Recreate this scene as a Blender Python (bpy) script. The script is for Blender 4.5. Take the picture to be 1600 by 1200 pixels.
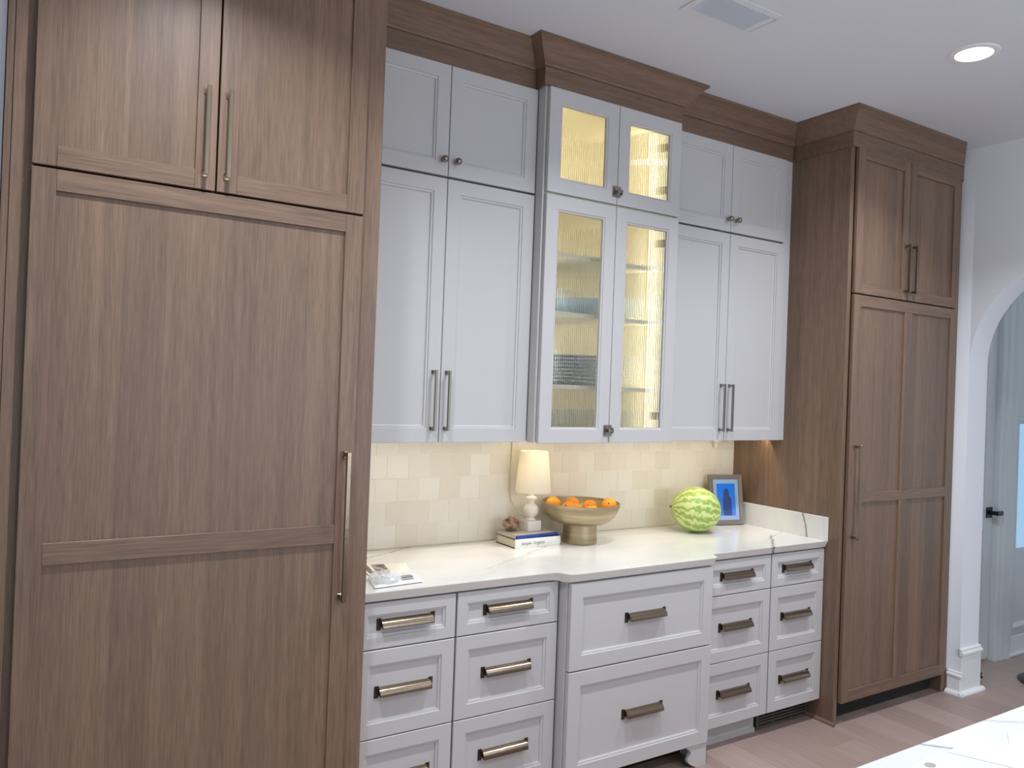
import bpy, bmesh, math, random
from mathutils import Vector, Matrix
random.seed(7)
for o in list(bpy.data.objects): bpy.data.objects.remove(o, do_unlink=True)
SC = bpy.context.scene
COL = SC.collection
PI = math.pi

# ------------------------------------------------------------------ camera
cam_d = bpy.data.cameras.new('camera'); cam = bpy.data.objects.new('camera', cam_d); COL.objects.link(cam)
cam_d.sensor_fit = 'HORIZONTAL'; cam_d.sensor_width = 36.0; cam_d.lens = 36.0 * 1212.24 / 1600.0
cam_d.clip_start = 0.02; cam_d.clip_end = 100
RX = Vector((0.84813, -0.52852, 0.03662)); UP = Vector((-0.03397, 0.01473, 0.99931)); FW = Vector((0.52869, 0.84879, 0.00546))
M = Matrix((RX, UP, -FW)).transposed().to_4x4(); M.translation = Vector((-0.9851, -3.1224, 1.6258))
cam.matrix_world = M
SC.camera = cam

# ------------------------------------------------------------------ world, lights, exposure
w = bpy.data.worlds.new('world'); SC.world = w; w.use_nodes = True
bg = w.node_tree.nodes['Background']; bg.inputs[0].default_value = (0.74, 0.87, 1.0, 1); bg.inputs[1].default_value = 0.70
vs = SC.view_settings; vs.view_transform = 'Standard'; vs.look = 'None'; vs.gamma = 1.0; vs.use_curve_mapping = False
vs.exposure = 0.0
CEIL = 3.071
DOWNLIGHTS = [(2.264, -1.40), (0.85, -1.40), (-0.55, -1.40), (2.264, -3.3), (0.85, -3.3), (2.264, -5.0), (0.85, -5.0)]
DL_POWER = 15.5
def area(name, loc, rot, sx, sy, power, color, spread=180, shape='RECTANGLE'):
    l = bpy.data.lights.new(name, 'AREA'); l.shape = shape; l.size = sx
    if shape in ('RECTANGLE', 'ELLIPSE'): l.size_y = sy
    l.energy = power; l.color = color; l.spread = math.radians(spread)
    o = bpy.data.objects.new(name, l); COL.objects.link(o); o.location = loc; o.rotation_euler = rot
    return o
for i, (x, y) in enumerate(DOWNLIGHTS):
    area('downlight_lamp', (x, y, CEIL - 0.012), (0, 0, 0), 0.12, 0.12, DL_POWER, (0.92, 0.955, 1.0), 128, 'DISK')
# added cool fill light at the far end of the room, behind the island
area('cool_fill', (1.4, -6.6, 1.7), (PI / 2, 0, 0), 3.2, 2.2, 62.0, (0.86, 0.93, 1.0))
WARM = (1.0, 0.82, 0.52)
# under-cabinet strips; a lipped channel in front of each (built with its cabinet) keeps the light off the room
for (x0, x1, yy) in ((0.0, 0.78, -0.25), (0.84, 1.55, -0.25), (1.60, 2.462, -0.25)):
    area('undercabinet_strip_light', ((x0 + x1) / 2, yy, 1.417), (0, 0, 0), x1 - x0, 0.006, (1.5 if x1 > 2 else 1.05) * (x1 - x0), WARM, 180)

# ------------------------------------------------------------------ materials
def srgb(r, g, b):
    f = lambda c: (c / 255 / 12.92) if c / 255 <= 0.04045 else ((c / 255 + 0.055) / 1.055) ** 2.4
    return (f(r), f(g), f(b), 1)
MATS = {}
class NT:
    def __init__(s, name):
        s.m = bpy.data.materials.new(name); s.m.use_nodes = True; s.t = s.m.node_tree
        s.b = s.t.nodes['Principled BSDF']; MATS[name] = s.m
    def n(s, typ, **kw):
        nd = s.t.nodes.new(typ)
        for k, v in kw.items():
            if k.startswith('i_'):
                key = k[2:]; key = int(key) if key.isdigit() else key
                nd.inputs[key].default_value = v
            else: setattr(nd, k, v)
        return nd
    def l(s, a, b): s.t.links.new(a, b)
    def math(s, op, a, b=None, c=None):
        nd = s.n('ShaderNodeMath', operation=op)
        for i, v in enumerate((a, b, c)):
            if v is None: continue
            if isinstance(v, (int, float)): nd.inputs[i].default_value = v
            else: s.l(v, nd.inputs[i])
        return nd.outputs[0]
    def pos(s, scale=(1, 1, 1), rot=(0, 0, 0)):
        g = s.n('ShaderNodeNewGeometry'); mp = s.n('ShaderNodeMapping'); mp.inputs['Scale'].default_value = scale; mp.inputs['Rotation'].default_value = rot
        s.l(g.outputs['Position'], mp.inputs['Vector']); return mp.outputs['Vector']
    def noise(s, vec, scale, detail=3, rough=0.5):
        nd = s.n('ShaderNodeTexNoise'); nd.inputs['Scale'].default_value = scale; nd.inputs['Detail'].default_value = detail; nd.inputs['Roughness'].default_value = rough
        s.l(vec, nd.inputs['Vector']); return nd.outputs['Fac']
    def ramp(s, fac, stops):
        r = s.n('ShaderNodeValToRGB'); e = r.color_ramp.elements
        while len(e) < len(stops): e.new(0.5)
        for el, (p, c) in zip(e, stops): el.position = p; el.color = c
        s.l(fac, r.inputs[0]); return r.outputs[0]
    def mix(s, fac, a, b, mode='MIX'):
        nd = s.n('ShaderNodeMix', data_type='RGBA', blend_type=mode)
        for sock, v in ((nd.inputs[0], fac), (nd.inputs[6], a), (nd.inputs[7], b)):
            if isinstance(v, (int, float, tuple)): sock.default_value = v
            else: s.l(v, sock)
        return nd.outputs[2]
    def bump(s, h, strength, dist=0.002):
        b = s.n('ShaderNodeBump'); b.inputs['Strength'].default_value = strength; b.inputs['Distance'].default_value = dist
        s.l(h, b.inputs['Height']); s.l(b.outputs[0], s.b.inputs['Normal'])
def simple(name, col, rough=0.5, metal=0.0, **kw):
    t = NT(name); t.b.inputs['Base Color'].default_value = col; t.b.inputs['Roughness'].default_value = rough; t.b.inputs['Metallic'].default_value = metal
    for k, v in kw.items(): t.b.inputs[k].default_value = v
    return t
def wood(name, axis, base=(125, 101, 84)):
    # axis: 0 = grain along x, 1 = along y, 2 = along z
    t = NT(name)
    lo, hi = 9.0, 260.0
    sc = [hi, hi, hi]; sc[axis] = lo
    fine = t.noise(t.pos(tuple(sc)), 1.0, 4, 0.6)
    sc2 = [34.0, 34.0, 34.0]; sc2[axis] = 1.1
    broad = t.noise(t.pos(tuple(sc2)), 1.0, 3, 0.55)
    # veneer leaves: bands of slightly different tone
    g = t.n('ShaderNodeNewGeometry'); sx = t.n('ShaderNodeSeparateXYZ'); t.l(g.outputs['Position'], sx.inputs[0])
    acr = sx.outputs[0] if axis != 0 else sx.outputs[2]
    if axis == 2: acr = t.math('ADD', acr, sx.outputs[1])
    v = t.n('ShaderNodeTexVoronoi', voronoi_dimensions='1D', feature='F1'); v.inputs['Scale'].default_value = 8.0; v.inputs['Randomness'].default_value = 0.9
    t.l(acr, v.inputs['W'])
    hs = t.n('ShaderNodeSeparateColor'); t.l(v.outputs['Color'], hs.inputs[0])
    a = tuple(c * 0.76 for c in base); b = tuple(min(255, c * 1.16) for c in base)
    f = t.math('ADD', t.math('MULTIPLY', fine, 0.62), t.math('MULTIPLY', broad, 0.38))
    col = t.ramp(f, [(0.30, srgb(*a)), (0.52, srgb(*base)), (0.72, srgb(*b))])
    tone = t.ramp(hs.outputs[0], [(0.0, (0.87, 0.86, 0.865, 1)), (0.5, (0.97, 0.965, 0.96, 1)), (1.0, (1.07, 1.055, 1.03, 1))])
    t.l(t.mix(1.0, col, tone, 'MULTIPLY'), t.b.inputs['Base Color'])
    t.b.inputs['Roughness'].default_value = 0.42
    t.bump(f, 0.25, 0.0006)
    return t
wood('oak_vertical', 2); wood('oak_horizontal', 0); wood('oak_depth', 1)
t = simple('painted_greige', srgb(197, 195, 195), 0.33)
t.bump(t.noise(t.pos((1, 1, 1)), 220, 2), 0.03, 0.0005)
simple('gap_shade', srgb(40, 37, 36), 0.8)  # near-black colour standing in for shade in gaps, toe kicks and recesses
simple('ceiling_paint', srgb(220, 223, 230), 0.85)
t = simple('wall_paint', srgb(238, 240, 245), 0.75)
t.bump(t.noise(t.pos((1, 1, 1)), 260, 2), 0.05, 0.0005)
simple('trim_paint', srgb(236, 237, 238), 0.35)
simple('hall_paint', srgb(214, 220, 222), 0.5)
simple('cabinet_interior', srgb(238, 230, 205), 0.5)
simple('grout', srgb(232, 226, 214), 0.8)
# handmade glazed tile: small tone steps from tile to tile and a wavy glaze
t = NT('zellige')
oi = t.n('ShaderNodeObjectInfo')
c = t.ramp(oi.outputs['Random'], [(0.0, srgb(224, 218, 206)), (0.35, srgb(229, 224, 213)), (0.7, srgb(232, 228, 218)), (1.0, srgb(236, 233, 225))])
n1 = t.noise(t.pos((1, 1, 1)), 22, 3)
t.l(t.mix(t.math('MULTIPLY', n1, 0.25), c, srgb(222, 214, 198)), t.b.inputs['Base Color'])
t.b.inputs['Roughness'].default_value = 0.16
t.bump(t.noise(t.pos((1, 1, 1)), 34, 3), 0.35, 0.004)
# quartz with a few drawn veins
def quartz(name, veins, base=(236, 234, 229)):
    t = NT(name)
    g = t.n('ShaderNodeNewGeometry'); s = t.n('ShaderNodeSeparateXYZ'); t.l(g.outputs['Position'], s.inputs[0])
    wob = t.math('SUBTRACT', t.noise(t.pos((1, 1, 1)), 7.0, 5, 0.6), 0.5)
    wob2 = t.math('SUBTRACT', t.noise(t.pos((1, 1, 1)), 42.0, 3, 0.6), 0.5)
    tot = None
    for (x0, y0, z0, x1, y1, z1, width, amp, stren) in veins:
        # distance from the line through two points inside a slab, wobbled by noise
        d = Vector((x1 - x0, y1 - y0, z1 - z0)); L = d.length; d.normalize()
        v = t.n('ShaderNodeVectorMath', operation='SUBTRACT'); t.l(g.outputs['Position'], v.inputs[0]); v.inputs[1].default_value = (x0, y0, z0)
        dt = t.n('ShaderNodeVectorMath', operation='DOT_PRODUCT'); t.l(v.outputs[0], dt.inputs[0]); dt.inputs[1].default_value = d
        al = dt.outputs['Value']
        nrm = d.cross(Vector((0, 0, 1))) if abs(d.z) < 0.5 else d.cross(Vector((1, 0, 0)))
        nrm.normalize()
        dn = t.n('ShaderNodeVectorMath', operation='DOT_PRODUCT'); t.l(v.outputs[0], dn.inputs[0]); dn.inputs[1].default_value = nrm
        off = t.math('ADD', t.math('ADD', dn.outputs['Value'], t.math('MULTIPLY', wob, amp)), t.math('MULTIPLY', wob2, amp * 0.25))
        ab = t.math('ABSOLUTE', off)
        k = t.math('SUBTRACT', 1.0, t.math('DIVIDE', ab, width)); k = t.math('MAXIMUM', k, 0.0)
        inside = t.math('MULTIPLY', t.math('GREATER_THAN', al, 0.0), t.math('LESS_THAN', al, L))
        k = t.math('MULTIPLY', t.math('MULTIPLY', k, inside), stren)
        tot = k if tot is None else t.math('MAXIMUM', tot, k)
    soft = t.noise(t.pos((1.0, 1.7, 1.0), (0, 0, 0.5)), 1.6, 6, 0.6)
    softc = t.ramp(soft, [(0.40, (0, 0, 0, 1)), (0.50, (1, 1, 1, 1)), (0.60, (0, 0, 0, 1))])
    col = t.mix(t.math('MULTIPLY', softc, 0.16), srgb(*base), srgb(196, 190, 184))
    col = t.mix(tot, col, srgb(92, 88, 88))
    t.l(col, t.b.inputs['Base Color']); t.b.inputs['Roughness'].default_value = 0.16
    return t
quartz('quartz_counter', [(0.20, -0.15, .914, 0.52, 0.02, .914, 0.006, 0.05, 0.75), (1.99, -0.70, .914, 2.30, -0.44, .914, 0.011, 0.06, 0.95), (2.20, -0.50, .914, 2.5, -0.36, .914, 0.004, 0.04, 0.6),
        (0.70, -0.42, .914, 1.1, -0.20, .914, 0.012, 0.10, 0.28), (0.55, -0.50, .914, 0.95, -0.30, .914, 0.010, 0.10, 0.18)])
quartz('quartz_splash', [(2.46, -0.545, 0.90, 2.46, -0.50, 1.05, 0.007, 0.05, 0.95)])
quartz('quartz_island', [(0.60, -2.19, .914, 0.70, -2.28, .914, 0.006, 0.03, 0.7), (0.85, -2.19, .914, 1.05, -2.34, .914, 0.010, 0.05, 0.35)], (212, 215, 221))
# floor planks
t = NT('floor_oak')
oi = t.n('ShaderNodeObjectInfo')
c = t.ramp(oi.outputs['Random'], [(0.0, srgb(158, 136, 128)), (0.5, srgb(170, 148, 140)), (1.0, srgb(180, 158, 149))])
n1 = t.noise(t.pos((70, 3, 1)), 1.0, 4, 0.6)
gr = t.ramp(n1, [(0.3, (0.86, 0.86, 0.86, 1)), (0.7, (1.06, 1.05, 1.04, 1))])
t.l(t.mix(1.0, c, gr, 'MULTIPLY'), t.b.inputs['Base Color']); t.b.inputs['Roughness'].default_value = 0.42
t.bump(n1, 0.15, 0.0006)
# metals
simple('bronze_patina', srgb(74, 66, 58), 0.45, 0.8)
simple('nickel', srgb(196, 182, 160), 0.16, 1.0)
t = simple('bronze', srgb(146, 130, 112), 0.22, 1.0)
t.bump(t.noise(t.pos((1, 1, 1)), 45, 2), 0.10, 0.004)
simple('pewter', srgb(150, 143, 134), 0.26, 1.0)
simple('dark_bronze', srgb(110, 92, 70), 0.35, 1.0)
simple('black_metal', srgb(28, 32, 38), 0.3, 0.6)
t = simple('reeded_glass', (0.97, 0.98, 0.95, 1), 0.02); t.b.inputs['Transmission Weight'].default_value = 1.0; t.b.inputs['IOR'].default_value = 1.42
t = simple('clear_glass', (0.96, 0.98, 0.98, 1), 0.02); t.b.inputs['Transmission Weight'].default_value = 1.0; t.b.inputs['IOR'].default_value = 1.45
simple('shelf_paint', srgb(214, 210, 196), 0.4)
simple('dish_blue', srgb(166, 186, 206), 0.25)
simple('dish_slate', srgb(150, 162, 172), 0.25)
simple('dish_white', srgb(226, 230, 230), 0.2)
simple('lamp_ceramic', srgb(238, 230, 216), 0.3)
simple('lamp_plinth', srgb(232, 226, 216), 0.35)
t = simple('lamp_linen', srgb(248, 243, 230), 0.9); t.b.inputs['Transmission Weight'].default_value = 0.0
# linen shade lets its bulb shine through
tr = t.n('ShaderNodeBsdfTranslucent'); tr.inputs[0].default_value = srgb(250, 240, 222)
mx = t.n('ShaderNodeMixShader'); mx.inputs[0].default_value = 0.30
t.l(t.b.outputs[0], mx.inputs[1]); t.l(tr.outputs[0], mx.inputs[2]); t.l(mx.outputs[0], t.t.nodes['Material Output'].inputs[0])
t = NT('champagne_metal')
n1 = t.noise(t.pos((3, 3, 40)), 1.0, 4)
t.l(t.ramp(n1, [(0.3, srgb(160, 144, 112)), (0.7, srgb(196, 182, 150))]), t.b.inputs['Base Color']); t.b.inputs['Metallic'].default_value = 0.75; t.b.inputs['Roughness'].default_value = 0.42
t.bump(t.noise(t.pos((4, 4, 90)), 1.0, 3), 0.15, 0.002)
t = NT('orange_peel')
oi = t.n('ShaderNodeObjectInfo')
t.l(t.ramp(oi.outputs['Random'], [(0.0, srgb(252, 172, 36)), (1.0, srgb(250, 146, 28))]), t.b.inputs['Base Color']); t.b.inputs['Roughness'].default_value = 0.42
t.bump(t.noise(t.pos((1, 1, 1)), 300, 2), 0.3, 0.001)
simple('stem_green', srgb(96, 100, 50), 0.7)
# watermelon: dark jagged stripes along the long axis (local coordinates)
t = NT('watermelon_rind')
tc = t.n('ShaderNodeTexCoord'); s = t.n('ShaderNodeSeparateXYZ'); t.l(tc.outputs['Object'], s.inputs[0])
ang = t.math('ARCTAN2', s.outputs[1], s.outputs[2])
nz = t.n('ShaderNodeTexNoise'); nz.inputs['Scale'].default_value = 38; nz.inputs['Detail'].default_value = 5; t.l(tc.outputs['Object'], nz.inputs['Vector'])
ph = t.math('ADD', t.math('MULTIPLY', ang, 15.0), t.math('MULTIPLY', t.math('SUBTRACT', nz.outputs['Fac'], 0.5), 11.0))
sn = t.math('MULTIPLY_ADD', t.math('SINE', ph), 0.5, 0.5)
nz2 = t.n('ShaderNodeTexNoise'); nz2.inputs['Scale'].default_value = 60; nz2.inputs['Detail'].default_value = 4; t.l(tc.outputs['Object'], nz2.inputs['Vector'])
f = t.math('ADD', t.math('MULTIPLY', sn, 0.75), t.math('MULTIPLY', nz2.outputs['Fac'], 0.35))
t.l(t.ramp(f, [(0.25, srgb(208, 218, 150)), (0.52, srgb(186, 204, 116)), (0.68, srgb(164, 188, 96)), (0.95, srgb(142, 170, 80))]), t.b.inputs['Base Color']); t.b.inputs['Roughness'].default_value = 0.35
t = NT('knot_stone')
n1 = t.noise(t.pos((1, 1, 1)), 40, 5, 0.65)
t.l(t.ramp(n1, [(0.33, srgb(58, 36, 28)), (0.45, srgb(124, 92, 76)), (0.6, srgb(170, 138, 118)), (0.75, srgb(206, 180, 158))]), t.b.inputs['Base Color']); t.b.inputs['Roughness'].default_value = 0.4
simple('book_white', srgb(238, 236, 228), 0.5); simple('book_pages', srgb(214, 204, 182), 0.8); simple('book_grey', srgb(176, 168, 160), 0.6)
simple('book_blue', srgb(28, 58, 132), 0.45); simple('book_text', srgb(150, 152, 156), 0.6); simple('book_edge', srgb(60, 44, 36), 0.7)
simple('paper', srgb(244, 243, 240), 0.8); simple('paper_warm', srgb(246, 240, 226), 0.7)
simple('ink_dark', srgb(44, 44, 56), 0.7); simple('ink_grey', srgb(150, 148, 150), 0.7)
t = NT('magazine_print')
n1 = t.noise(t.pos((1, 1, 1)), 34, 4)
t.l(t.ramp(n1, [(0.35, srgb(74, 62, 52)), (0.5, srgb(130, 114, 100)), (0.62, srgb(214, 202, 186))]), t.b.inputs['Base Color']); t.b.inputs['Roughness'].default_value = 0.4
t = simple('plastic_wrap', srgb(236, 238, 242), 0.10)
tr = t.n('ShaderNodeBsdfTransparent'); mx = t.n('ShaderNodeMixShader'); mx.inputs[0].default_value = 0.66
t.l(t.b.outputs[0], mx.inputs[1]); t.l(tr.outputs[0], mx.inputs[2]); t.l(mx.outputs[0], t.t.nodes['Material Output'].inputs[0])
simple('frame_grey', srgb(128, 120, 112), 0.35, 0.3); simple('frame_mat', srgb(148, 176, 216), 0.5)
t = NT('photo_blue')
tc = t.n('ShaderNodeTexCoord'); s = t.n('ShaderNodeSeparateXYZ'); t.l(tc.outputs['Object'], s.inputs[0])
t.l(t.ramp(t.math('MULTIPLY_ADD', s.outputs[2], 5.0, 0.0), [(0.0, srgb(88, 128, 206)), (1.0, srgb(24, 122, 240))]), t.b.inputs['Base Color']); t.b.inputs['Roughness'].default_value = 0.15
simple('photo_navy', srgb(52, 74, 140), 0.2)
simple('outlet_white', srgb(236, 232, 222), 0.4); simple('cord_beige', srgb(206, 196, 176), 0.5)
simple('vent_metal', srgb(206, 214, 228), 0.4); simple('vent_dark', srgb(120, 132, 154), 0.7)  # bluish tint of both paints in the glare over the vent
t = simple('lens_glow', (1, 1, 1, 1)); t.b.inputs['Emission Color'].default_value = (1.0, 0.97, 0.93, 1); t.b.inputs['Emission Strength'].default_value = 14.0
t = simple('led_diffuser', (1, 0.9, 0.7, 1)); t.b.inputs['Emission Color'].default_value = (1.0, 0.90, 0.66, 1); t.b.inputs['Emission Strength'].default_value = 1.5
t = simple('glowing_pane', srgb(150, 196, 226), 0.1); t.b.inputs['Emission Color'].default_value = (0.40, 0.68, 0.95, 1); t.b.inputs['Emission Strength'].default_value = 0.5
simple('grille_metal', srgb(96, 92, 90), 0.45, 0.3)
simple('stool_metal', srgb(70, 68, 70), 0.3, 0.8)

# ------------------------------------------------------------------ mesh helpers
ORG = {}
class MB:
    def __init__(s): s.v = []; s.f = []; s.sm = False
    def box(s, x0, x1, y0, y1, z0, z1):
        x0, x1 = min(x0, x1), max(x0, x1); y0, y1 = min(y0, y1), max(y0, y1); z0, z1 = min(z0, z1), max(z0, z1)
        b = len(s.v)
        s.v += [(x0, y0, z0), (x1, y0, z0), (x1, y1, z0), (x0, y1, z0), (x0, y0, z1), (x1, y0, z1), (x1, y1, z1), (x0, y1, z1)]
        s.f += [tuple(b + i for i in q) for q in ((3, 2, 1, 0), (4, 5, 6, 7), (0, 1, 5, 4), (1, 2, 6, 5), (2, 3, 7, 6), (3, 0, 4, 7))]
        return s
    def prism(s, pts, axis, a0, a1):
        # pts: 2D outline in the two other axes (x,y for axis 2; x,z for axis 1; y,z for axis 0)
        n = len(pts); b = len(s.v)
        def mk(p, a): return {2: (p[0], p[1], a), 1: (p[0], a, p[1]), 0: (a, p[0], p[1])}[axis]
        s.v += [mk(p, a0) for p in pts] + [mk(p, a1) for p in pts]
        s.f += [tuple(b + i for i in range(n))[::-1], tuple(b + n + i for i in range(n))]
        s.f += [(b + i, b + (i + 1) % n, b + n + (i + 1) % n, b + n + i) for i in range(n)]
        return s
    def lathe(s, prof, c, seg=32, cap=True):
        b = len(s.v); n = len(prof)
        for r, z in prof:
            for k in range(seg):
                a = 2 * PI * k / seg; s.v.append((c[0] + r * math.cos(a), c[1] + r * math.sin(a), c[2] + z))
        for i in range(n - 1):
            for k in range(seg):
                k2 = (k + 1) % seg
                s.f.append((b + i * seg + k, b + i * seg + k2, b + (i + 1) * seg + k2, b + (i + 1) * seg + k))
        if cap:
            if prof[0][0] > 1e-5: s.f.append(tuple(b + k for k in range(seg))[::-1])
            if prof[-1][0] > 1e-5: s.f.append(tuple(b + (n - 1) * seg + k for k in range(seg)))
        return s
    def tube(s, pts, r, seg=8):
        pts = [Vector(p) for p in pts]; b = len(s.v); n = len(pts)
        for i, p in enumerate(pts):
            d = (pts[min(i + 1, n - 1)] - pts[max(i - 1, 0)]).normalized()
            a = d.cross(Vector((0, 0, 1)));
            if a.length < 0.1: a = d.cross(Vector((1, 0, 0)))
            a.normalize(); c = d.cross(a)
            for k in range(seg):
                t = 2 * PI * k / seg; s.v.append(tuple(p + a * (r * math.cos(t)) + c * (r * math.sin(t))))
        for i in range(n - 1):
            for k in range(seg):
                k2 = (k + 1) % seg; s.f.append((b + i * seg + k, b + i * seg + k2, b + (i + 1) * seg + k2, b + (i + 1) * seg + k))
        s.f.append(tuple(b + k for k in range(seg))[::-1]); s.f.append(tuple(b + (n - 1) * seg + k for k in range(seg)))
        return s
    def ellipsoid(s, c, r, seg=32, rings=18, fn=None):
        b = len(s.v)
        for i in range(rings + 1):
            th = PI * i / rings
            for k in range(seg):
                a = 2 * PI * k / seg; p = Vector((math.sin(th) * math.cos(a), math.sin(th) * math.sin(a), math.cos(th)))
                q = 1.0 if fn is None else fn(p)
                s.v.append((c[0] + r[0] * p.x * q, c[1] + r[1] * p.y * q, c[2] + r[2] * p.z * q))
        for i in range(rings):
            for k in range(seg):
                k2 = (k + 1) % seg; s.f.append((b + i * seg + k, b + (i + 1) * seg + k, b + (i + 1) * seg + k2, b + i * seg + k2))
        return s
    def rings(s, x0, x1, z0, z1, yf, prof, close=False):
        # mitred rectangular frame in the x-z plane facing -y; prof = [(inset, depth behind yf)]
        b = len(s.v); n = len(prof)
        for ins, d in prof:
            s.v += [(x0 + ins, yf + d, z0 + ins), (x1 - ins, yf + d, z0 + ins), (x1 - ins, yf + d, z1 - ins), (x0 + ins, yf + d, z1 - ins)]
        for i in range(n - (0 if close else 1)):
            j = (i + 1) % n
            for k in range(4):
                k2 = (k + 1) % 4; s.f.append((b + i * 4 + k, b + i * 4 + k2, b + j * 4 + k2, b + j * 4 + k))
        return s
    def xform(s, m): s.v = [tuple(m @ Vector(p)) for p in s.v]; return s
    def mesh(s, name, org=(0, 0, 0), bev=0, seg=1, smooth=None):
        me = bpy.data.meshes.new(name)
        me.from_pydata([(p[0] - org[0], p[1] - org[1], p[2] - org[2]) for p in s.v], [], s.f)
        bm = bmesh.new(); bm.from_mesh(me)
        bmesh.ops.remove_doubles(bm, verts=bm.verts, dist=1e-6)
        bmesh.ops.recalc_face_normals(bm, faces=bm.faces)
        if bev:
            ed = [e for e in bm.edges if len(e.link_faces) == 2 and e.calc_face_angle(0) > 0.5]
            bmesh.ops.bevel(bm, geom=ed, offset=bev, segments=seg, affect='EDGES', clamp_overlap=True)
        bm.to_mesh(me); bm.free()
        if smooth is not None:
            me.shade_smooth(); me.set_sharp_from_angle(angle=math.radians(smooth))
        return me
    def build(s, name, mat, parent=None, bev=0, seg=1, smooth=None, org=None):
        if parent is not None: o0 = ORG[parent.name]
        elif org is not None: o0 = org
        else:
            xs = [p[0] for p in s.v]; ys = [p[1] for p in s.v]; zs = [p[2] for p in s.v]
            o0 = ((min(xs) + max(xs)) / 2, (min(ys) + max(ys)) / 2, min(zs))
        me = s.mesh(name, o0, bev, seg, smooth)
        return link(name, me, mat, parent, o0)
def link(name, me, mat, parent, o0):
    o = bpy.data.objects.new(name, me); COL.objects.link(o)
    if mat and not me.materials: me.materials.append(MATS[mat])
    if parent is None: o.location = o0
    else: o.parent = parent
    ORG[o.name] = o0
    return o
def place(name, me, mat, parent, at):
    # shared mesh placed at a world point under a parent
    o = bpy.data.objects.new(name, me); COL.objects.link(o)
    if mat and not me.materials: me.materials.append(MATS[mat])
    p0 = ORG[parent.name] if parent is not None else (0, 0, 0)
    o.parent = parent; o.location = (at[0] - p0[0], at[1] - p0[1], at[2] - p0[2]); ORG[o.name] = tuple(at)
    return o
def tag(o, label, cat, group=None):
    o['label'] = label; o['category'] = cat
    if group: o['group'] = group
    return o
def thing(name, label, cat, loc, group=None):
    o = bpy.data.objects.new(name, None); COL.objects.link(o); o.location = loc; o.empty_display_size = 0.1; ORG[o.name] = tuple(loc)
    return tag(o, label, cat, group)
def struct(o, label=None, cat=None):
    o['kind'] = 'structure'
    if label: o['label'] = label
    if cat: o['category'] = cat
    return o

# ------------------------------------------------------------------ shared hardware meshes (local, face plane y = 0, outward -y)
def bar_pull(L, s=0.011, out=0.036):
    m = MB()
    m.box(-s / 2, s / 2, -out, -out + s, -L / 2, L / 2)
    for k in (-1, 1):
        z = k * (L / 2 - s * 0.75)
        m.box(-s * 0.45, s * 0.45, -out + s * 0.5, 0, z - s * 0.5, z + s * 0.5)
        m.box(-s * 0.8, s * 0.8, -0.004, 0, z - s * 0.8, z + s * 0.8)
    return m.mesh('bar_pull', bev=0.0012)
def cup_pull(W=0.222):
    m = MB(); h = W / 2
    top = [(0.0, 0.019), (-0.009, 0.0185), (-0.017, 0.015), (-0.024, 0.008), (-0.028, -0.001), (-0.029, -0.009)]
    inner = [(y + 0.0022, z - 0.0022) for y, z in top]; inner[0] = (0.0, top[0][1] - 0.0025); inner[-1] = (top[-1][0] + 0.0025, top[-1][1])
    m.prism(top + inner[::-1], 0, -h + 0.013, h - 0.013)
    for k in (-1, 1):
        c = k * (h - 0.0145)
        m.prism(top + [(0.0, -0.004)], 0, c - 0.0012, c + 0.0012)   # closed cheek
    nf = len(m.f)
    for k in (-1, 1):
        a, b = sorted((k * h, k * (h - 0.016)))
        m.box(a, b, -0.003, 0, -0.018, 0.023)                       # tab with the screw
        m.ellipsoid((k * (h - 0.006), -0.003, -0.006), (0.003, 0.0018, 0.003), 8, 6)
    me = m.mesh('cup_pull', smooth=35)
    me.materials.append(MATS['bronze']); me.materials.append(MATS['bronze_patina'])
    for p in me.polygons:
        if abs(p.center.x) > h - 0.0128 and p.center.y > -0.006: p.material_index = 1
    return me
ME_PULL = cup_pull()
ME_BAR_L = bar_pull(0.475, 0.0135, 0.042); ME_BAR_M = bar_pull(0.255, 0.0115, 0.036); ME_BAR_S = bar_pull(0.238, 0.010, 0.034)
ME_BAR_B = bar_pull(0.255, 0.0115, 0.0361)
def knob_mesh():
    # turned ball knob, axis along -y
    m = MB(); prof = [(0.008, 0.0), (0.008, 0.003), (0.0045, 0.006), (0.0045, 0.012)]
    for i in range(9):
        a = PI * (0.12 + 0.88 * i / 8); prof.append((max(0.0145 * math.sin(a), 0.0), 0.024 - 0.0145 * math.cos(a)))
    m.lathe(prof, (0, 0, 0), 20); m.xform(Matrix.Rotation(PI / 2, 4, 'X'))
    return m.mesh('knob', smooth=40)
ME_KNOB = knob_mesh()
def latch_mesh():
    m = MB()
    m.box(-0.022, 0.022, -0.005, 0, -0.024, 0.024); m.box(0.022, 0.030, -0.010, 0, -0.012, 0.012)
    m.box(-0.016, 0.016, -0.008, -0.005, -0.018, 0.018)
    k = MB().lathe([(0.006, 0), (0.005, 0.010), (0.010, 0.015), (0.010, 0.020), (0.0, 0.022)], (0, 0, 0), 16); k.xform(Matrix.Rotation(PI / 2, 4, 'X') @ Matrix.Translation((0, 0, 0.006)))
    b = len(m.v); m.v += k.v; m.f += [tuple(b + i for i in f) for f in k.f]
    m.box(-0.004, 0.016, -0.030, -0.024, -0.003, 0.003)
    return m.mesh('latch', bev=0.001)
ME_LATCH = latch_mesh()

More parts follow.
